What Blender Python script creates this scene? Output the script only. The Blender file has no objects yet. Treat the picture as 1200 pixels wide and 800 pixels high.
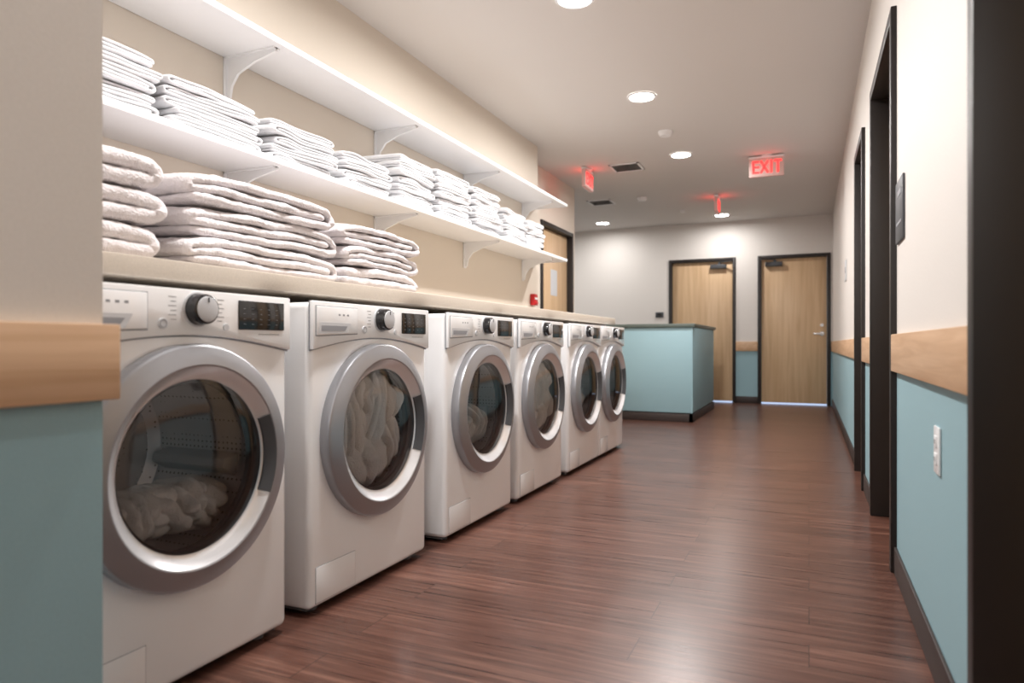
import bpy, bmesh, math, random
from mathutils import Vector, Matrix, noise
random.seed(4)
scene = bpy.context.scene
COL = scene.collection

# ---------------------------------------------------------------- materials
def srgb(r, g, b):
    f = lambda c: (c/255/12.92) if c/255 <= 0.04045 else ((c/255+0.055)/1.055)**2.4
    return (f(r), f(g), f(b), 1.0)

def new_mat(name):
    m = bpy.data.materials.new(name); m.use_nodes = True
    nt = m.node_tree
    return m, nt, nt.nodes['Principled BSDF']

def simple(name, col, rough=0.5, metal=0.0, coat=0.0, bump=0.0, bscale=50, var=0.0):
    m, nt, b = new_mat(name)
    b.inputs['Base Color'].default_value = col
    b.inputs['Roughness'].default_value = rough
    b.inputs['Metallic'].default_value = metal
    b.inputs['Coat Weight'].default_value = coat
    tc = nt.nodes.new('ShaderNodeTexCoord')
    nz = nt.nodes.new('ShaderNodeTexNoise'); nz.inputs['Scale'].default_value = bscale
    nz.inputs['Detail'].default_value = 4
    nt.links.new(tc.outputs['Object'], nz.inputs['Vector'])
    if bump > 0:
        bp = nt.nodes.new('ShaderNodeBump'); bp.inputs['Strength'].default_value = bump
        bp.inputs['Distance'].default_value = 0.002
        nt.links.new(nz.outputs['Fac'], bp.inputs['Height'])
        nt.links.new(bp.outputs['Normal'], b.inputs['Normal'])
    if var > 0:
        mx = nt.nodes.new('ShaderNodeMix'); mx.data_type = 'RGBA'
        mx.inputs['A'].default_value = col
        mx.inputs['B'].default_value = tuple(c*(1-var) for c in col[:3])+(1,)
        nt.links.new(nz.outputs['Fac'], mx.inputs['Factor'])
        nt.links.new(mx.outputs['Result'], b.inputs['Base Color'])
    return m

def emis(name, col, strength, base=None):
    m, nt, b = new_mat(name)
    b.inputs['Base Color'].default_value = base or col
    b.inputs['Emission Color'].default_value = col
    b.inputs['Emission Strength'].default_value = strength
    return m

def two_tone(name, upper, lower, zsplit=0.82):
    m, nt, b = new_mat(name)
    g = nt.nodes.new('ShaderNodeNewGeometry')
    s = nt.nodes.new('ShaderNodeSeparateXYZ')
    mt = nt.nodes.new('ShaderNodeMath'); mt.operation = 'LESS_THAN'; mt.inputs[1].default_value = zsplit
    mx = nt.nodes.new('ShaderNodeMix'); mx.data_type = 'RGBA'
    nt.links.new(g.outputs['Position'], s.inputs[0])
    nt.links.new(s.outputs['Z'], mt.inputs[0])
    nt.links.new(mt.outputs[0], mx.inputs['Factor'])
    mx.inputs['A'].default_value = upper; mx.inputs['B'].default_value = lower
    nz = nt.nodes.new('ShaderNodeTexNoise'); nz.inputs['Scale'].default_value = 150; nz.inputs['Detail'].default_value = 2
    nt.links.new(g.outputs['Position'], nz.inputs['Vector'])
    mp = nt.nodes.new('ShaderNodeMapRange'); mp.inputs['To Min'].default_value = .95; mp.inputs['To Max'].default_value = 1.05
    nt.links.new(nz.outputs['Fac'], mp.inputs['Value'])
    m2 = nt.nodes.new('ShaderNodeMix'); m2.data_type = 'RGBA'; m2.blend_type = 'MULTIPLY'; m2.inputs['Factor'].default_value = 1
    nt.links.new(mx.outputs['Result'], m2.inputs['A']); nt.links.new(mp.outputs['Result'], m2.inputs['B'])
    nt.links.new(m2.outputs['Result'], b.inputs['Base Color'])
    bp = nt.nodes.new('ShaderNodeBump'); bp.inputs['Strength'].default_value = .12; bp.inputs['Distance'].default_value = .0015
    nt.links.new(nz.outputs['Fac'], bp.inputs['Height']); nt.links.new(bp.outputs['Normal'], b.inputs['Normal'])
    b.inputs['Roughness'].default_value = .6
    return m

def wood(name, c1, c2, scale, rough=0.4):
    m, nt, b = new_mat(name)
    tc = nt.nodes.new('ShaderNodeTexCoord')
    mp = nt.nodes.new('ShaderNodeMapping'); mp.inputs['Scale'].default_value = scale
    nz = nt.nodes.new('ShaderNodeTexNoise'); nz.inputs['Scale'].default_value = 1; nz.inputs['Detail'].default_value = 6
    nz.inputs['Distortion'].default_value = .6
    rp = nt.nodes.new('ShaderNodeValToRGB')
    rp.color_ramp.elements[0].position = .3; rp.color_ramp.elements[0].color = c1
    rp.color_ramp.elements[1].position = .7; rp.color_ramp.elements[1].color = c2
    nt.links.new(tc.outputs['Object'], mp.inputs['Vector']); nt.links.new(mp.outputs[0], nz.inputs['Vector'])
    nt.links.new(nz.outputs['Fac'], rp.inputs['Fac']); nt.links.new(rp.outputs['Color'], b.inputs['Base Color'])
    b.inputs['Roughness'].default_value = rough
    return m

def floor_mat():
    m, nt, b = new_mat('vinyl_plank_floor')
    g = nt.nodes.new('ShaderNodeNewGeometry')
    br = nt.nodes.new('ShaderNodeTexBrick')
    br.inputs['Scale'].default_value = 1
    br.inputs['Brick Width'].default_value = 1.22
    br.inputs['Row Height'].default_value = 0.15
    br.inputs['Mortar Size'].default_value = 0.0012
    br.inputs['Color1'].default_value = (0.0, 0.0, 0.0, 1)
    br.inputs['Color2'].default_value = (1, 1, 1, 1)
    br.inputs['Mortar'].default_value = (.5, .5, .5, 1)
    br.offset = .37
    nt.links.new(g.outputs['Position'], br.inputs['Vector'])
    ad = nt.nodes.new('ShaderNodeVectorMath'); ad.operation = 'ADD'
    sc = nt.nodes.new('ShaderNodeVectorMath'); sc.operation = 'SCALE'; sc.inputs['Scale'].default_value = 7
    nt.links.new(br.outputs['Color'], sc.inputs[0])
    nt.links.new(g.outputs['Position'], ad.inputs[0]); nt.links.new(sc.outputs[0], ad.inputs[1])
    def grain(scale, detail, rough):
        mp = nt.nodes.new('ShaderNodeMapping'); mp.inputs['Scale'].default_value = scale
        nt.links.new(ad.outputs[0], mp.inputs['Vector'])
        nz = nt.nodes.new('ShaderNodeTexNoise'); nz.inputs['Scale'].default_value = 1; nz.inputs['Detail'].default_value = detail
        nz.inputs['Roughness'].default_value = rough; nz.inputs['Distortion'].default_value = .4
        nt.links.new(mp.outputs[0], nz.inputs['Vector'])
        return nz
    g1 = grain((2.0, 46, 1), 7, .6); g2 = grain((4, 170, 1), 4, .6)
    av = nt.nodes.new('ShaderNodeMix'); av.data_type = 'FLOAT'; av.inputs['Factor'].default_value = .42
    nt.links.new(g1.outputs['Fac'], av.inputs['A']); nt.links.new(g2.outputs['Fac'], av.inputs['B'])
    nzf = av.outputs['Result']
    rp = nt.nodes.new('ShaderNodeValToRGB')
    e = rp.color_ramp.elements
    e[0].position = .34; e[0].color = srgb(64, 40, 34)
    e[1].position = .68; e[1].color = srgb(132, 95, 81)
    x = e.new(.5); x.color = srgb(94, 62, 52)
    nt.links.new(nzf, rp.inputs['Fac'])
    vr = nt.nodes.new('ShaderNodeMapRange'); vr.inputs['To Min'].default_value = .86; vr.inputs['To Max'].default_value = 1.10
    nt.links.new(br.outputs['Color'], vr.inputs['Value'])
    mu = nt.nodes.new('ShaderNodeMix'); mu.data_type = 'RGBA'; mu.blend_type = 'MULTIPLY'; mu.inputs['Factor'].default_value = 1
    nt.links.new(rp.outputs['Color'], mu.inputs['A']); nt.links.new(vr.outputs['Result'], mu.inputs['B'])
    mo = nt.nodes.new('ShaderNodeMix'); mo.data_type = 'RGBA'
    nt.links.new(br.outputs['Fac'], mo.inputs['Factor'])
    nt.links.new(mu.outputs['Result'], mo.inputs['A']); mo.inputs['B'].default_value = srgb(48, 32, 28)
    nt.links.new(mo.outputs['Result'], b.inputs['Base Color'])
    rr = nt.nodes.new('ShaderNodeMapRange'); rr.inputs['To Min'].default_value = .22; rr.inputs['To Max'].default_value = .36
    nt.links.new(nzf, rr.inputs['Value']); nt.links.new(rr.outputs['Result'], b.inputs['Roughness'])
    bp = nt.nodes.new('ShaderNodeBump'); bp.inputs['Strength'].default_value = .18; bp.inputs['Distance'].default_value = .002
    nt.links.new(nzf, bp.inputs['Height']); nt.links.new(bp.outputs['Normal'], b.inputs['Normal'])
    return m

def towel_mat(name, col, dist=.006):
    m, nt, b = new_mat(name)
    b.inputs['Base Color'].default_value = col
    b.inputs['Roughness'].default_value = .95
    b.inputs['Sheen Weight'].default_value = .25
    g = nt.nodes.new('ShaderNodeNewGeometry')
    n1 = nt.nodes.new('ShaderNodeTexNoise'); n1.inputs['Scale'].default_value = 220
    n2 = nt.nodes.new('ShaderNodeTexNoise'); n2.inputs['Scale'].default_value = 24; n2.inputs['Detail'].default_value = 4
    ma = nt.nodes.new('ShaderNodeMath'); ma.operation = 'MULTIPLY_ADD'; ma.inputs[1].default_value = 2.6
    nt.links.new(g.outputs['Position'], n1.inputs['Vector']); nt.links.new(g.outputs['Position'], n2.inputs['Vector'])
    nt.links.new(n2.outputs['Fac'], ma.inputs[0]); nt.links.new(n1.outputs['Fac'], ma.inputs[2])
    bp = nt.nodes.new('ShaderNodeBump'); bp.inputs['Strength'].default_value = .6; bp.inputs['Distance'].default_value = dist
    nt.links.new(ma.outputs[0], bp.inputs['Height']); nt.links.new(bp.outputs['Normal'], b.inputs['Normal'])
    return m

def glass_mat(name, tint, refl):
    m = bpy.data.materials.new(name); m.use_nodes = True
    nt = m.node_tree; nt.nodes.clear()
    out = nt.nodes.new('ShaderNodeOutputMaterial')
    tr = nt.nodes.new('ShaderNodeBsdfTransparent'); tr.inputs['Color'].default_value = tint
    gl = nt.nodes.new('ShaderNodeBsdfGlossy'); gl.inputs['Roughness'].default_value = .04
    lw = nt.nodes.new('ShaderNodeFresnel'); lw.inputs['IOR'].default_value = refl
    mx = nt.nodes.new('ShaderNodeMixShader')
    nt.links.new(lw.outputs[0], mx.inputs[0]); nt.links.new(tr.outputs[0], mx.inputs[1]); nt.links.new(gl.outputs[0], mx.inputs[2])
    nt.links.new(mx.outputs[0], out.inputs[0])
    return m

def drum_mat():
    m, nt, b = new_mat('perforated_steel')
    tc = nt.nodes.new('ShaderNodeTexCoord')
    v = nt.nodes.new('ShaderNodeTexVoronoi'); v.inputs['Scale'].default_value = 60; v.inputs['Randomness'].default_value = .1
    nt.links.new(tc.outputs['Object'], v.inputs['Vector'])
    rp = nt.nodes.new('ShaderNodeValToRGB'); rp.color_ramp.interpolation = 'CONSTANT'
    rp.color_ramp.elements[0].color = (.3, .3, .3, 1); rp.color_ramp.elements[1].position = .2
    rp.color_ramp.elements[1].color = (.78, .78, .80, 1)
    nt.links.new(v.outputs['Distance'], rp.inputs['Fac']); nt.links.new(rp.outputs['Color'], b.inputs['Base Color'])
    b.inputs['Metallic'].default_value = .35; b.inputs['Roughness'].default_value = .35
    return m

CREAM = srgb(226, 221, 216); TEAL = srgb(148, 181, 190)
M = dict(
    floor=floor_mat(),
    ceiling=simple('ceiling_paint', srgb(219, 215, 212), .8, bump=.2, bscale=120),
    wall=two_tone('wall_paint_cream_teal', CREAM, TEAL),
    beige=simple('alcove_paint_beige', srgb(221, 211, 198), .7, bump=.1, bscale=120),
    wood=wood('maple_door', srgb(200, 166, 128), srgb(218, 187, 150), (22, 22, 1.2)),
    rail=wood('maple_rail', srgb(196, 156, 120), srgb(218, 182, 148), (14, 2.0, 40)),
    dark=simple('dark_bronze_frame', srgb(31, 25, 23), .45),
    base=simple('rubber_baseboard', srgb(54, 43, 40), .5),
    white=simple('white_enamel', (.92, .925, .94, 1), .18, coat=.5),
    white2=simple('white_plastic', (.84, .84, .85, 1), .3),
    seam=simple('panel_seam_grey', srgb(150, 152, 158), .5),
    shelf=simple('white_melamine', (.84, .84, .85, 1), .4),
    silver=simple('satin_silver', srgb(160, 161, 166), .34, metal=.65),
    chrome=simple('bright_silver', srgb(230, 231, 235), .25, metal=.45),
    black=simple('gloss_black', (.012, .012, .014, 1), .15, coat=.3),
    rubber=simple('gasket_rubber', (.13, .13, .14, 1), .45),
    grey=simple('print_grey', srgb(150, 152, 158), .6),
    lgrey=simple('light_grey_plastic', srgb(206, 208, 212), .4),
    dgrey=simple('dark_grey', srgb(70, 72, 76), .5),
    drum=drum_mat(),
    glass=glass_mat('door_glass', (.88, .88, .90, 1), 1.5),
    towel=towel_mat('terry_white', srgb(233, 227, 229), .009),
    linen=towel_mat('linen_white', srgb(226, 226, 229), .003),
    laundry=towel_mat('laundry_white', srgb(240, 237, 233)),
    granite=simple('speckled_laminate', srgb(212, 200, 186), .35, bscale=320, var=.35),
    desktop=simple('desk_top_laminate', srgb(88, 98, 92), .4),
    teal=simple('teal_panel', TEAL, .5, bump=.1),
    lens=emis('downlight_lens', (1, .98, .95, 1), 36),
    red=emis('exit_red', (1, .03, .03, 1), 2.6),
    exitface=emis('exit_face', (1, .25, .22, 1), .10, base=srgb(205, 180, 175)),
    alarm=simple('alarm_red', srgb(190, 30, 34), .35),
    vent=simple('vent_grey', srgb(185, 182, 180), .5),
    ventback=simple('vent_back_grey', srgb(140, 138, 136), .6),
    gap=emis('under_door_light', (.55, .7, 1, 1), .9),
    icon=simple('display_icons', srgb(130, 135, 142), .5),
)

# ---------------------------------------------------------------- mesh builder
class MB:
    def __init__(s): s.v = []; s.f = []; s.m = []; s.mats = []
    def mi(s, k):
        if k not in s.mats: s.mats.append(k)
        return s.mats.index(k)
    def add_bm(s, bm, k, mtx=None):
        bm.verts.index_update(); o = len(s.v); i = s.mi(k)
        for v in bm.verts: s.v.append(tuple(mtx @ v.co) if mtx else tuple(v.co))
        for f in bm.faces: s.f.append([o+v.index for v in f.verts]); s.m.append(i)
        bm.free()
    def box(s, x0, x1, y0, y1, z0, z1, k, bev=0, seg=2, mtx=None):
        bm = bmesh.new(); bmesh.ops.create_cube(bm, size=1)
        for v in bm.verts:
            v.co = Vector(((x0+x1)/2+v.co.x*(x1-x0), (y0+y1)/2+v.co.y*(y1-y0), (z0+z1)/2+v.co.z*(z1-z0)))
        if bev: bmesh.ops.bevel(bm, geom=bm.edges[:], offset=bev, segments=seg, profile=.5, affect='EDGES')
        s.add_bm(bm, k, mtx)
    def prism(s, poly, axis, a0, a1, k, bev=0, mtx=None):
        def P(p, a):
            return {'x': (a, p[0], p[1]), 'y': (p[0], a, p[1]), 'z': (p[0], p[1], a)}[axis]
        bm = bmesh.new()
        A = [bm.verts.new(P(p, a0)) for p in poly]; B = [bm.verts.new(P(p, a1)) for p in poly]
        n = len(poly)
        bm.faces.new(A); bm.faces.new(B[::-1])
        for i in range(n): bm.faces.new([A[i], B[i], B[(i+1) % n], A[(i+1) % n]])
        bmesh.ops.recalc_face_normals(bm, faces=bm.faces[:])
        if bev:
            es = [e for e in bm.edges if len(e.link_faces) == 2 and e.calc_face_angle(0) > .5]
            bmesh.ops.bevel(bm, geom=es, offset=bev, segments=2, profile=.5, affect='EDGES')
        s.add_bm(bm, k, mtx)
    def lathe(s, prof, c, k, axis='x', n=64, a0=0, a1=2*math.pi):
        full = abs(a1-a0-2*math.pi) < 1e-6
        bm = bmesh.new(); rings = []
        cnt = n if full else n+1
        for r, h in prof:
            ring = []
            if r < 1e-6:
                ring = [bm.verts.new(s._p(c, axis, 0, 0, h))]*cnt
            else:
                for i in range(cnt):
                    a = a0+(a1-a0)*i/n
                    ring.append(bm.verts.new(s._p(c, axis, r*math.cos(a), r*math.sin(a), h)))
            rings.append(ring)
        for A, B in zip(rings[:-1], rings[1:]):
            for i in range(n):
                j = (i+1) % cnt
                q = [A[i], A[j], B[j], B[i]]; u = []
                for v in q:
                    if v not in u: u.append(v)
                if len(u) > 2: bm.faces.new(u)
        bmesh.ops.recalc_face_normals(bm, faces=bm.faces[:])
        s.add_bm(bm, k)
    @staticmethod
    def _p(c, axis, a, b, h):
        if axis == 'x': return (c[0]+h, c[1]+a, c[2]+b)
        if axis == 'y': return (c[0]+a, c[1]+h, c[2]+b)
        return (c[0]+a, c[1]+b, c[2]+h)
    def mesh(s, name, ang=35):
        me = bpy.data.meshes.new(name); me.from_pydata(s.v, [], s.f)
        for k in s.mats: me.materials.append(M[k])
        for p, i in zip(me.polygons, s.m): p.material_index = i; p.use_smooth = True
        me.update(); me.set_sharp_from_angle(angle=math.radians(ang))
        return me
    def obj(s, name, loc=(0, 0, 0), ang=35, parent=None):
        o = bpy.data.objects.new(name, s.mesh(name, ang)); COL.objects.link(o); o.location = loc
        if parent: o.parent = parent
        return o

def box_obj(name, x0, x1, y0, y1, z0, z1, k, bev=0):
    b = MB(); cx, cy, cz = (x0+x1)/2, (y0+y1)/2, (z0+z1)/2
    b.box(x0-cx, x1-cx, y0-cy, y1-cy, z0-cz, z1-cz, k, bev)
    return b.obj(name, (cx, cy, cz))

# ---------------------------------------------------------------- room shell
H = 2.65; YB = -2.6; YF = 10.3; XR = .30; XL = -5.6
box_obj('floor', XL-.15, 1.4, YB-.15, YF+.15, -.1, 0, 'floor')
box_obj('ceiling', XL-.15, 1.4, YB-.15, YF+.15, H, H+.1, 'ceiling')
DH = 2.12
opens = [(.58, 1.55), (2.88, 3.85), (4.42, 5.14)]
b = MB(); y = YB
for a, c in opens:
    b.box(XR, XR+.16, y, a, 0, H, 'wall'); b.box(XR, XR+.16, a, c, DH, H, 'wall'); y = c
b.box(XR, XR+.16, y, YF, 0, H, 'wall')
b.obj('wall_right')
fd = [(-1.94, -.975), (-.675, .275)]
b = MB(); x = XL
for a, c in fd:
    b.box(x, a, YF, YF+.15, 0, H, 'wall'); b.box(a, c, YF, YF+.15, DH, H, 'wall'); x = c
b.box(x, XR+.16, YF, YF+.15, 0, H, 'wall')
b.obj('wall_far')
box_obj('wall_back', XL, XR+.16, YB-.15, YB, 0, H, 'wall')
box_obj('wall_pier', -2.63, -1.18, YB, .825, 0, H, 'wall')
box_obj('wall_alcove', -2.63, -2.26, .825, 5.71, 0, H, 'beige')
b = MB()
b.box(-2.63, -2.49, 5.71, 6.36, 0, H, 'beige'); b.box(-2.63, -2.49, 7.36, 7.45, 0, H, 'beige')
b.box(-2.63, -2.49, 6.36, 7.36, DH, H, 'beige'); b.obj('wall_left')
box_obj('wall_left_return', XL, -2.63, 7.30, 7.45, 0, H, 'wall')
box_obj('wall_left_far', XL-.15, XL, 7.3, YF+.15, 0, H, 'wall')

def door_right(i, a, c):
    f = .05; b = MB()
    b.box(XR-.02, XR+.155, a, a+f, 0, DH, 'dark', .003); b.box(XR-.02, XR+.155, c-f, c, 0, DH, 'dark', .003)
    b.box(XR-.02, XR+.155, a+f, c-f, DH-f, DH, 'dark', .003)
    b.box(XR+.085, XR+.10, a+f, a+f+.015, 0, DH-f, 'dark'); b.box(XR+.085, XR+.10, c-f-.015, c-f, 0, DH-f, 'dark')
    b.obj('trim_%d' % i)
    d = MB(); d.box(XR+.10, XR+.145, a+f+.004, c-f-.004, .008, DH-f-.004, 'wood', .002)
    d.lathe([(0, -.012), (.028, -.012), (.028, 0)], (XR+.10, a+.13, 1.0), 'chrome', 'x', 24)
    d.box(XR+.055, XR+.09, a+.122, a+.138, .992, 1.008, 'chrome', .003)
    d.box(XR+.05, XR+.066, a+.12, a+.24, .99, 1.008, 'chrome', .004)
    d.obj('door_%d' % i)
for i, (a, c) in enumerate(opens): door_right(i+1, a, c)

def door_far(i, a, c, closer_x, arm, lever_x):
    f = .045; b = MB(); y0 = YF-.02; y1 = YF+.13
    b.box(a, a+f, y0, y1, 0, DH, 'dark', .003); b.box(c-f, c, y0, y1, 0, DH, 'dark', .003)
    b.box(a+f, c-f, y0, y1, DH-f, DH, 'dark', .003); b.obj('trim_%d' % i)
    d = MB(); d.box(a+f+.004, c-f-.004, YF+.03, YF+.075, .022, DH-f-.004, 'wood', .002)
    d.box(a+f+.004, c-f-.004, YF+.045, YF+.065, .001, .022, 'gap')
    d.box(closer_x-.13, closer_x+.10, YF-.03, YF+.03, DH-.155, DH-.095, 'dgrey', .006)
    d.lathe([(0, 0), (.02, 0), (.02, .03), (0, .03)], (closer_x, YF-.005, DH-.095), 'dgrey', 'z', 16)
    m = Matrix.Translation((closer_x, YF-.01, DH-.062)) @ Matrix.Rotation(math.radians(-25*arm), 4, 'Z')
    d.box(min(0, .2*arm), max(0, .2*arm), -.012, .012, -.004, .004, 'dgrey', mtx=m)
    d.lathe([(0, 0), (.03, 0), (.03, -.012), (0, -.012)], (lever_x, YF+.03, 1.0), 'chrome', 'y', 24)
    d.box(lever_x-.009, lever_x+.009, YF-.03, YF+.02, .992, 1.008, 'chrome', .003)
    d.box(lever_x-.11, lever_x+.01, YF-.036, YF-.02, .99, 1.01, 'chrome', .005)
    d.lathe([(0, 0), (.022, 0), (.022, -.015), (0, -.015)], (lever_x, YF+.03, 1.12), 'chrome', 'y', 24)
    d.obj('door_%d' % i)
door_far(4, *fd[0], -1.205, 1, -1.83)
door_far(5, *fd[1], -.445, -1, .165)
a, c = 6.36, 7.36; f = .045; b = MB()
b.box(-2.62, -2.47, a, a+f, 0, DH, 'dark', .003); b.box(-2.62, -2.47, c-f, c, 0, DH, 'dark', .003)
b.box(-2.62, -2.47, a+f, c-f, DH-f, DH, 'dark', .003); b.obj('trim_6')
d = MB(); d.box(-2.58, -2.535, a+f+.004, c-f-.004, .01, DH-f-.004, 'wood', .002)
d.box(-2.535, -2.533, 6.78, 6.98, 1.38, 1.66, 'lgrey')
d.lathe([(0, 0), (.03, 0), (.03, .012), (0, .012)], (-2.535, 6.5, 1.0), 'chrome', 'x', 24)
d.box(-2.523, -2.48, 6.492, 6.508, .992, 1.008, 'chrome'); d.box(-2.49, -2.475, 6.49, 6.61, .99, 1.01, 'chrome', .004)
d.obj('door_6')

n = 7
def rail(x0, x1, y0, y1):
    global n
    box_obj('trim_%d' % n, x0, x1, y0, y1, .755, .892, 'rail', .003); n += 1
for y0, y1 in [(YB+.02, .578), (1.552, 2.878), (3.852, 4.418), (5.142, YF-.02)]:
    rail(XR-.02, XR-.0005, y0, y1)
    box_obj('baseboard_right', XR-.01, XR-.0005, y0, y1, .001, .10, 'base', .002)
rail(-.974, -.676, YF-.02, YF-.0005); box_obj('baseboard_far', -.974, -.676, YF-.01, YF-.0005, .001, .1, 'base', .002)
rail(XL+.02, -1.942, YF-.02, YF-.0005); box_obj('baseboard_far', XL+.02, -1.942, YF-.01, YF-.0005, .001, .1, 'base', .002)
b = MB(); b.prism([(-1.1795, YB+.02), (-1.158, YB+.02), (-1.158, .845), (-1.40, .845), (-1.40, .8255), (-1.1795, .8255)], 'z', .755, .892, 'rail', .003)
b.obj('trim_%d' % n); n += 1
box_obj('baseboard_pier', -1.1795, -1.17, YB+.02, .824, .001, .1, 'base', .002)

b = MB(); b.box(-.006, 0, -.0375, .0375, -.06, .06, 'white2', .003)
for dz in (-.022, .022):
    b.box(-.009, -.005, -.017, .017, dz-.015, dz+.015, 'shelf', .002)
    b.box(-.0095, -.0088, -.009, -.006, dz-.006, dz+.006, 'dgrey'); b.box(-.0095, -.0088, .006, .009, dz-.006, dz+.006, 'dgrey')
b.obj('electrical_outlet', (XR-.0005, 1.99, .588))
b = MB(); b.box(-.008, 0, -.10, .10, -.11, .11, 'dgrey', .002); b.box(-.0095, -.008, -.07, .03, .05, .07, 'grey'); b.box(-.0095, -.008, -.07, .06, -.05, -.04, 'grey')
b.obj('room_sign', (XR-.0005, 2.74, 1.33))
b = MB(); b.box(-.008, 0, -.09, .09, -.09, .09, 'lgrey', .002); b.box(-.0095, -.008, -.05, .05, -.02, .03, 'grey')
b.obj('room_sign', (XR-.0005, 6.6, 1.5))
b = MB(); b.box(-.06, .06, -.02, 0, -.04, .04, 'dgrey', .004); b.box(-.03, .03, -.023, -.02, -.015, .02, 'black')
b.obj('thermostat', (-2.08, YF-.0005, 1.30))
b = MB(); b.box(0, .04, -.045, .045, -.05, .05, 'alarm', .006); b.box(.04, .043, -.03, .03, .0, .02, 'shelf', .001); b.box(.04, .05, -.035, .035, -.035, -.022, 'alarm', .003)
b.obj('fire_alarm_pull', (-2.2595, 5.57, 1.25))

# ---------------------------------------------------------------- reception desk
b = MB()
b.box(-2.46, -1.20, 7.56, 9.30, .001, .10, 'base')
b.box(-2.48, -1.165, 7.525, 9.32, .10, 1.04, 'teal', .004)
b.box(-2.48, -1.14, 7.50, 9.34, 1.04, 1.08, 'desktop', .005)
b.box(-1.172, -1.160, 7.52, 7.532, .10, 1.04, 'teal')
b.box(-1.2, -1.158, 7.515, 9.325, .001, .09, 'base', .002); b.box(-2.48, -1.158, 7.515, 7.56, .001, .09, 'base', .002)
b.obj('reception_counter')

b = MB(); b.box(-2.258, -1.52, .828, 5.65, 1.022, 1.076, 'granite', .006)
b.box(-2.258, -2.235, .828, 5.65, .95, 1.022, 'shelf'); b.box(-2.258, -1.60, 5.60, 5.64, .001, 1.022, 'shelf')
b.obj('laundry_countertop')

def shelf(z):
    b = MB(); b.box(-2.258, -1.95, .828, 5.64, 0, .025, 'shelf', .003)
    for y in (1.05, 2.126, 3.2, 4.28, 5.35):
        b.prism([(-2.258, -.001), (-1.985, -.001), (-1.985, -.016), (-2.10, -.04), (-2.19, -.075), (-2.225, -.12), (-2.235, -.17), (-2.258, -.17)], 'y', y-.006, y+.006, 'shelf')
        b.box(-2.258, -1.985, y-.018, y+.018, -.006, 0, 'shelf'); b.box(-2.258, -2.25, y-.018, y+.018, -.18, 0, 'shelf')
    b.obj('storage_shelf', (0, 0, z))
shelf(1.58); shelf(2.064)

# ---------------------------------------------------------------- folded linens
def fold_path(w, th, n=12, kind=3):
    P = []; L, R = 0.0, w
    zs = [th*(i+.5) for i in range(3)]
    def line(z, a, c, k=n):
        for i in range(k): P.append((a+(c-a)*i/k, z))
    def arc(cy, cz, r, a0, a1, k):
        for i in range(k+1):
            t = a0+(a1-a0)*i/k; P.append((cy+r*math.cos(t), cz+r*math.sin(t)))
    if kind == 2:
        r = th*.5
        line(zs[1], L+th*.3, R-th); arc(R-th, th, r, math.pi/2, -math.pi/2, 8)
        P.pop(); line(zs[0], R-th, L+.006); P.append((L, zs[0]))
        return P
    ro, ri = th, .5*th
    line(zs[1], R-ro*1.3, L+ri); arc(L+ri, (zs[1]+zs[2])/2, ri, -math.pi/2, -3*math.pi/2, 6)
    P.pop(); line(zs[2], L+ri, R-ro); arc(R-ro, zs[1], ro, math.pi/2, -math.pi/2, 9)
    P.pop(); line(zs[0], R-ro, L+.006); P.append((L, zs[0]))
    return P

def stack(name, loc_y, zbase, xf, depth, w, items, mat, jit=.012, flips=None, amp=.12, rot=1.5, sag=.1):
    V = []; F = []; nx = 13
    z = 0
    for k, (kind, th) in enumerate(items):
        ww = w*random.uniform(.90, 1.0); P = fold_path(ww, th, kind=kind)
        dy = random.uniform(-jit, jit); dx = random.uniform(-jit*1.2, 0); a = math.radians(random.uniform(-rot, rot))
        flip = flips[k % len(flips)] if flips else (random.random() < .5)
        sd = random.uniform(0, 50); an = amp*min(th, .031)
        o = len(V)
        for (py, pz) in P:
            yy = py-ww/2
            if flip: yy = -yy
            for i in range(nx):
                u = i/(nx-1); xx = -depth*u
                ey = abs(yy)/(ww/2); ex = abs(2*u-1)
                zz = pz - pz*sag*(ey**5) - pz*sag*.8*(ex**6) + pz*sag*.5*(1-ey*ey)
                nv = noise.noise_vector(Vector((xx*5+sd, yy*6, pz*4)))
                n2 = noise.noise(Vector((xx*14+sd, yy*11, sd)))
                n3 = noise.noise(Vector((yy*9, pz*60, sd)))
                X = xx+nv.x*an*5+n3*an*2*(1-u); Y = yy+nv.y*an*5
                Z = max(z+zz+nv.z*an*1.5+n2*an*.9, th*.47)
                V.append((dx+X*math.cos(a)-Y*math.sin(a), dy+X*math.sin(a)+Y*math.cos(a), Z))
        for j in range(len(P)-1):
            for i in range(nx-1):
                q = [o+j*nx+i, o+j*nx+i+1, o+(j+1)*nx+i+1, o+(j+1)*nx+i]
                F.append(q[::-1] if flip else q)
        z += th*kind
    me = bpy.data.meshes.new(name); me.from_pydata(V, [], F); me.materials.append(M[mat])
    for p in me.polygons: p.use_smooth = True
    o = bpy.data.objects.new(name, me); COL.objects.link(o)
    o.location = (xf, loc_y, zbase)
    th = min(t for _, t in items)
    vg = o.vertex_groups.new(name='ply'); tmax = max(t for _, t in items); idx = 0
    for kind, t in items:
        cnt = len(fold_path(w, t, kind=kind))*nx
        vg.add(list(range(idx, idx+cnt)), t/tmax, 'REPLACE'); idx += cnt
    s = o.modifiers.new('thickness', 'SOLIDIFY'); s.thickness = tmax*.96; s.offset = 0; s.vertex_group = 'ply'
    s = o.modifiers.new('soft', 'SUBSURF'); s.levels = 2; s.render_levels = 2
    if th > .02:
        tx = bpy.data.textures.new('pile', 'CLOUDS'); tx.noise_scale = .03; tx.noise_depth = 3
        d = o.modifiers.new('pile', 'DISPLACE'); d.texture = tx; d.strength = .009; d.mid_level = .5
    return o

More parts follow.
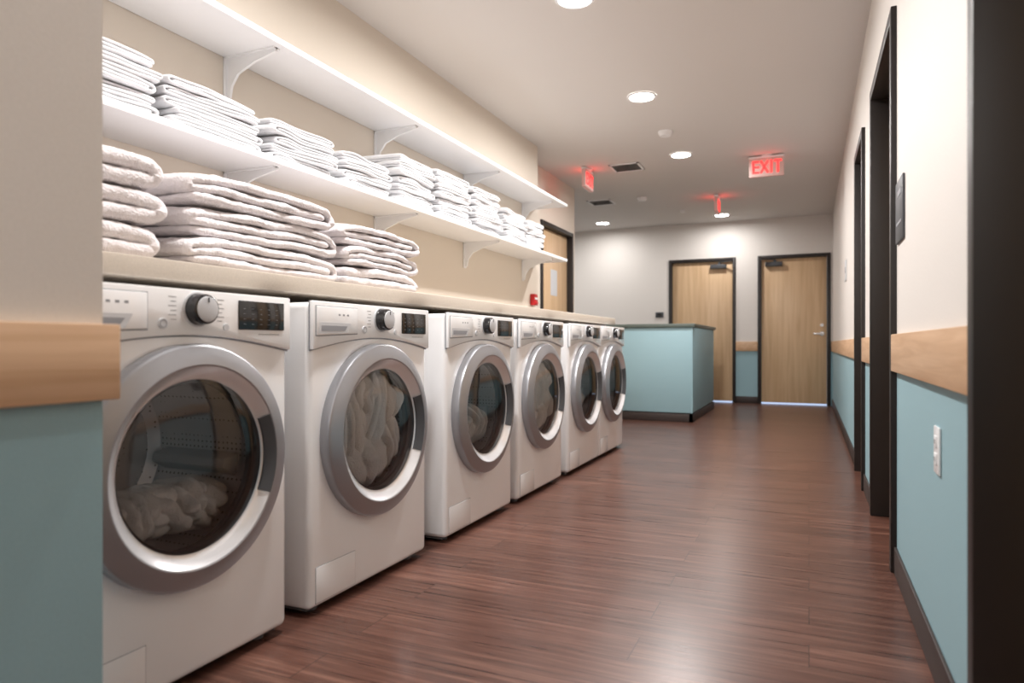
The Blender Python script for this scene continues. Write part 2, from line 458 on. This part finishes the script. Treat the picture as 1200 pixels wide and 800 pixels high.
CT = 1.0835; ST = 1.607
tk = dict(amp=.18, rot=2.5, sag=.18)
stack('folded_towel_stack', 1.075, CT, -1.60, .5, .46, [(2, .046), (2, .046), (2, .047)], 'towel', flips=[0, 0, 0], **tk)
stack('folded_towel_stack', 1.70, CT, -1.60, .5, .69, [(3, .0305), (3, .031), (3, .032)], 'towel', flips=[0, 0, 0], **tk)
stack('folded_towel_stack', 2.375, CT, -1.62, .5, .58, [(2, .041), (3, .0275), (3, .028)], 'towel', flips=[0, 0, 0], **tk)
for (yc, w, cnt, th) in [(1.36, .44, 5, .0130), (1.83, .42, 5, .0118), (2.30, .42, 5, .0118), (2.74, .38, 4, .0135),
                         (3.20, .40, 7, .0128), (3.65, .40, 7, .0138), (4.11, .40, 7, .0132), (4.58, .38, 6, .0128), (4.98, .32, 6, .0120)]:
    stack('folded_linen_stack', yc, ST, -1.975, .245, w, [(3, th)]*cnt, 'linen', jit=.016, amp=.30, rot=3.5, sag=.14)

# ---------------------------------------------------------------- washing machines
def body_mesh():
    bm = bmesh.new(); bmesh.ops.create_cube(bm, size=1)
    for v in bm.verts: v.co = Vector((-.37+v.co.x*.74, v.co.y*.70, .505+v.co.z*.966))
    bmesh.ops.bevel(bm, geom=bm.edges[:], offset=.020, segments=4, profile=.5, affect='EDGES')
    me = bpy.data.meshes.new('tmpb'); bm.to_mesh(me); bm.free()
    o = bpy.data.objects.new('tmpb', me); COL.objects.link(o)
    bm = bmesh.new(); bmesh.ops.create_cone(bm, cap_ends=True, segments=64, radius1=.252, radius2=.252, depth=.9)
    bmesh.ops.transform(bm, matrix=Matrix.Translation((0, 0, .554)) @ Matrix.Rotation(math.pi/2, 4, 'Y'), verts=bm.verts[:])
    mc = bpy.data.meshes.new('tmpc'); bm.to_mesh(mc); bm.free()
    c = bpy.data.objects.new('tmpc', mc); COL.objects.link(c)
    md = o.modifiers.new('b', 'BOOLEAN'); md.object = c; md.operation = 'DIFFERENCE'; md.solver = 'EXACT'
    bpy.context.view_layer.update()
    ev = o.evaluated_get(bpy.context.evaluated_depsgraph_get()); r = ev.to_mesh()
    bm = bmesh.new(); bm.from_mesh(r)
    bpy.data.objects.remove(o); bpy.data.objects.remove(c)
    return bm

DZ = .554
def make_washer_mesh():
    b = MB()
    b.add_bm(body_mesh(), 'white')
    for fx in (-.06, -.68):
        for fy in (-.28, .28): b.lathe([(0, .001), (.025, .001), (.025, .03), (0, .03)], (fx, fy, 0), 'rubber', 'z', 16)
    N = 28; W = .348
    def fas(off, W):
        return [(-W, .992), (W, .992)] + [(W-2*W*i/N, off+.838+.040*math.cos(math.pi*(W-2*W*i/N)/(2*.348))) for i in range(N+1)]
    b.prism(fas(-.004, .3485), 'x', -.004, .001, 'seam')
    b.prism(fas(0, W), 'x', -.004, .014, 'white', .005)
    b.prism([(-.338, .880), (-.338, .978), (-.125, .978), (-.125, .888)], 'x', .012, .0150, 'seam')
    b.prism([(-.335, .883), (-.335, .976), (-.1275, .976), (-.1275, .891)], 'x', .012, .0185, 'white', .003)
    b.prism([(-.325, .890), (-.325, .925), (-.165, .925), (-.185, .893)], 'x', .0175, .0192, 'lgrey')
    b.prism([(-.315, .897), (-.315, .915), (-.185, .915), (-.198, .899)], 'x', .0185, .0198, 'seam')
    for i in range(3): b.box(.0183, .0187, -.23+i*.022, -.22+i*.022, .948, .954, 'grey')
    kc = (.014, .015, .943)
    b.lathe([(.044, 0), (.044, .003), (.040, .004)], kc, 'lgrey', n=40)
    b.lathe([(.039, 0), (.038, .030), (.036, .034), (.032, .036)], kc, 'black', n=40)
    b.lathe([(.032, .036), (.031, .038), (.024, .0395), (0, .040)], kc, 'lgrey', n=40)
    b.box(.0535, .0545, .013, .017, .960, .972, 'dgrey')
    for sgn in (-1, 1):
        for i in range(6):
            z = .915+i*.011
            y = .015+sgn*.062
            L = .022 if i % 2 else .016
            b.box(.0138, .0143, min(y, y+sgn*L), max(y, y+sgn*L), z, z+.0018, 'grey')
    b.lathe([(.013, 0), (.013, .003), (0, .003)], (.014, -.085, .905), 'lgrey', n=24)
    b.lathe([(.010, .003), (.010, .0036), (.008, .0036)], (.014, -.085, .905), 'grey', n=24)
    b.lathe([(.009, 0), (.009, .003), (0, .003)], (.014, .105, .90), 'lgrey', n=24)
    b.box(.012, .0175, .148, .318, .895, .974, 'black', .002)
    for r in range(4):
        for c in range(5):
            b.box(.0172, .0178, .163+c*.030, .171+c*.030, .910+r*.014, .911+r*.014, 'icon')
    b.box(.0138, .0143, .22, .30, .882, .884, 'grey')
    b.box(-.002, .0008, -.3215, -.1185, .0365, .1515, 'seam'); b.box(-.002, .0022, -.320, -.120, .038, .150, 'white', .001)
    b.box(-.72, -.03, -.33, .33, .012, .03, 'rubber')
    C = (0, 0, DZ)
    b.lathe([(.300, -.001), (.303, .004), (.303, .030), (.3005, .036), (.296, .039)], C, 'silver', n=96)
    b.lathe([(.296, .039), (.280, .046), (.262, .052), (.252, .054), (.248, .052)], C, 'silver', n=96)
    b.lathe([(.248, .052), (.240, .044), (.228, .034), (.221, .029), (.214, .027)], C, 'chrome', n=96)
    b.lathe([(.250, .0535), (.246, .0545), (.222, .037), (.222, .030)], C, 'dgrey', n=24, a0=-math.radians(26), a1=math.radians(26))
    b.lathe([(.216, .0275), (.20, .032), (.15, .039), (.08, .043), (0, .044)], C, 'glass', n=96)
    b.lathe([(.214, .027), (.207, .020), (.206, .005)], C, 'rubber', n=96)
    b.lathe([(.251, -.004), (.230, -.008), (.214, -.012), (.212, -.025), (.225, -.035), (.245, -.03)], C, 'rubber', n=64)
    b.lathe([(.25, -.04), (.25, -.41), (.22, -.43), (.10, -.415), (0, -.41)], C, 'drum', n=64)
    for k in range(3):
        a = math.radians(90+120*k+20)
        m = Matrix.Translation((0, 0, DZ)) @ Matrix.Rotation(a, 4, 'X')
        b.prism([(.255, -.035), (.20, -.012), (.20, .012), (.255, .035)], 'x', -.38, -.09, 'lgrey', .004, mtx=m)
    return b.mesh('washing_machine', 32)
WM = make_washer_mesh()
edges = [1.57, 2.366, 3.225, 4.008, 4.83, 5.525]
washers = []
for e in edges:
    o = bpy.data.objects.new('washing_machine', WM); COL.objects.link(o)
    o.location = (-1.422, e-.352, 0); washers.append(o)

def laundry(parent, amount, seed):
    rnd = random.Random(seed); b = MB()
    back = 0 if amount > .8 else .05
    def blob(y, z, ry, rz, tilt, sd, xf):
        bm = bmesh.new(); bmesh.ops.create_icosphere(bm, subdivisions=6, radius=1)
        for v in bm.verts:
            p = v.co.copy()
            w = p.y*6.5+2.2*noise.noise(Vector((p.y*1.1+sd, p.z*1.3, p.x)))+1.2*math.sin(p.z*1.7+sd)
            r = .82+.20*abs(math.sin(w))**.5+.14*noise.noise(p*1.7+Vector((sd, 0, 0)))
            p *= r
            yy = p.y*ry; zz = p.z*rz
            Y = y+yy*math.cos(tilt)-zz*math.sin(tilt); Z = z+yy*math.sin(tilt)+zz*math.cos(tilt)
            v.co = Vector((xf-.12+p.x*.12, Y, Z))
        for v in bm.verts:
            rr = math.hypot(v.co.y, v.co.z); lim = .203+.038*min(1, max(0, (-.03-v.co.x)/.04))
            if rr > lim: v.co.y *= lim/rr; v.co.z *= lim/rr
            v.co.x = min(v.co.x, .026)
        b.add_bm(bm, 'laundry')
    top = -.19+.38*amount
    if amount > .8:
        for (y, z, ry, rz, t) in [(-.11, .02, .11, .21, .25), (.04, .06, .11, .19, -.15), (.13, -.05, .10, .16, .4), (-.02, -.12, .18, .10, .1), (-.05, .12, .14, .09, -.2), (.12, .08, .09, .12, -.5)]:
            blob(y, z, ry, rz, t+rnd.uniform(-.1, .1), rnd.uniform(0, 30), .018-rnd.uniform(0, .015))
    else:
        for k in range(5):
            y = -.15+.075*k; hh = (top+.19)/2
            blob(y, -.19+hh*rnd.uniform(.75, 1), .095, max(.06, hh*rnd.uniform(.9, 1.15)), rnd.uniform(-.7, .7), rnd.uniform(0, 30), -back-rnd.uniform(0, .04))
    b.obj('laundry_load', (0, 0, DZ), ang=180, parent=parent)
for wsh, am, sd in zip(washers, (.30, 1.0, .5, .9, .55, .6), (1, 5, 9, 2, 7, 3)): laundry(wsh, am, sd)

# ---------------------------------------------------------------- ceiling fixtures
LC = (1, .975, .95)
def downlight(x, y, e=40):
    b = MB()
    b.lathe([(.105, -.001), (.105, -.006), (.090, -.010), (.085, -.004)], (0, 0, 0), 'shelf', 'z', 40)
    b.lathe([(.086, -.004), (.05, -.0045), (0, -.0045)], (0, 0, 0), 'lens', 'z', 40)
    o = b.obj('ceiling_downlight', (x, y, H))
    l = bpy.data.lights.new('lamp', 'AREA'); l.shape = 'DISK'; l.size = .17; l.energy = e; l.color = LC
    l.spread = math.radians(175)
    lo = bpy.data.objects.new('lamp', l); COL.objects.link(lo); lo.parent = o; lo.location = (0, 0, -.02)
for x, y, e in [(-.45, -1.5, 30), (-1.11, 1.7, 36), (-1.11, 3.33, 36), (-1.11, 4.85, 37), (-1.11, 6.49, 40), (-1.11, 9.75, 11), (-2.8, 9.7, 9), (-4.4, 8.9, 26)]:  # first one, behind the camera, is an unseen fill added to brighten the washers
    downlight(x, y, e)

def detector(name, x, y, r=.06, h=.04):
    b = MB(); b.lathe([(r, -.001), (r, -h*.4), (r*.75, -h), (0, -h)], (0, 0, 0), 'shelf', 'z', 32)
    b.lathe([(r*.8, -h*.75), (r*.85, -h*.55)], (0, 0, 0), 'grey', 'z', 32)
    b.obj(name, (x, y, H))
detector('smoke_detector', -1.11, 5.73); detector('smoke_detector', -1.87, 8.2)
detector('fire_sprinkler', -1.55, 9.2, .035, .03)
def vent(x, y):
    b = MB(); w = .15
    for a in ((-w, w, -w, -w+.02), (-w, w, w-.02, w), (-w, -w+.02, -w, w), (w-.02, w, -w, w)):
        b.box(a[0], a[1], a[2], a[3], -.012, -.001, 'shelf', .001)
    b.box(-w+.01, w-.01, -w+.01, w-.01, -.003, -.001, 'ventback')
    for i in range(9):
        y0 = -w+.035+i*.0285
        b.prism([(y0, -.011), (y0+.014, -.003), (y0+.016, -.003), (y0+.002, -.011)], 'x', -w+.02, w-.02, 'vent')
    b.obj('air_vent', (x, y, H))
vent(-1.69, 6.72); vent(-2.40, 8.25)

def exit_sign(x, y, rotz, glow, z=H):
    b = MB()
    b.box(-.155, .155, -.02, .02, -.205, -.02, 'exitface', .006)
    b.box(-.16, .16, -.026, .026, -.03, -.012, 'shelf', .004)
    b.lathe([(.05, -.001), (.05, -.012), (0, -.012)], (0, 0, 0), 'shelf', 'z', 24)
    for s in (0, 1):
        R = Matrix.Rotation(math.pi*s, 4, 'Z')
        z0, z1 = -.175, -.055; t = .017
        def bar(x0, x1, a, c, m=None): b.box(x0, x1, -.0235, -.0195, a, c, 'red', mtx=R @ m if m else R)
        bar(-.125, -.125+t, z0, z1)
        for zz in (z0, (z0+z1-t)/2, z1-t): bar(-.125+t, -.065, zz, zz+t)
        for sg in (-1, 1):
            m = Matrix.Translation((-.018, 0, (z0+z1)/2)) @ Matrix.Rotation(sg*math.radians(30), 4, 'Y')
            bar(-t/2, t/2, -.066, .066, m)
        bar(.035, .035+t, z0, z1)
        bar(.070, .135, z1-t, z1); bar(.094, .094+t, z0, z1-t)
    o = b.obj('exit_sign', (x, y, z)); o.rotation_euler.z = rotz
    for s in (0, 1):
        l = bpy.data.lights.new('letter_glow', 'POINT'); l.energy = glow; l.color = (1, .08, .06); l.shadow_soft_size = .03
        lo = bpy.data.objects.new('letter_glow', l); COL.objects.link(lo); lo.parent = o
        lo.location = (0, -.07 if s == 0 else .07, -.09)
exit_sign(-.37, 6.83, 0, .08)
exit_sign(-2.08, 6.65, math.radians(92), .2)
exit_sign(-1.02, 8.5, math.radians(92), .2)

# ---------------------------------------------------------------- world, camera
w = bpy.data.worlds.new('world'); scene.world = w; w.use_nodes = True
w.node_tree.nodes['Background'].inputs[0].default_value = (.9, .93, 1, 1)
w.node_tree.nodes['Background'].inputs[1].default_value = .3

cam = bpy.data.cameras.new('camera'); co = bpy.data.objects.new('camera', cam); COL.objects.link(co)
cam.sensor_width = 36; cam.lens = 36*790/1200; cam.shift_y = .0025
co.location = (0, 0, .856); co.rotation_euler = (math.pi/2, 0, math.atan(348/790))
cam.dof.use_dof = True; cam.dof.focus_distance = 2.9; cam.dof.aperture_fstop = 2.2
cam.clip_start = .02
scene.camera = co
scene.view_settings.view_transform = 'Standard'
scene.view_settings.exposure = 0
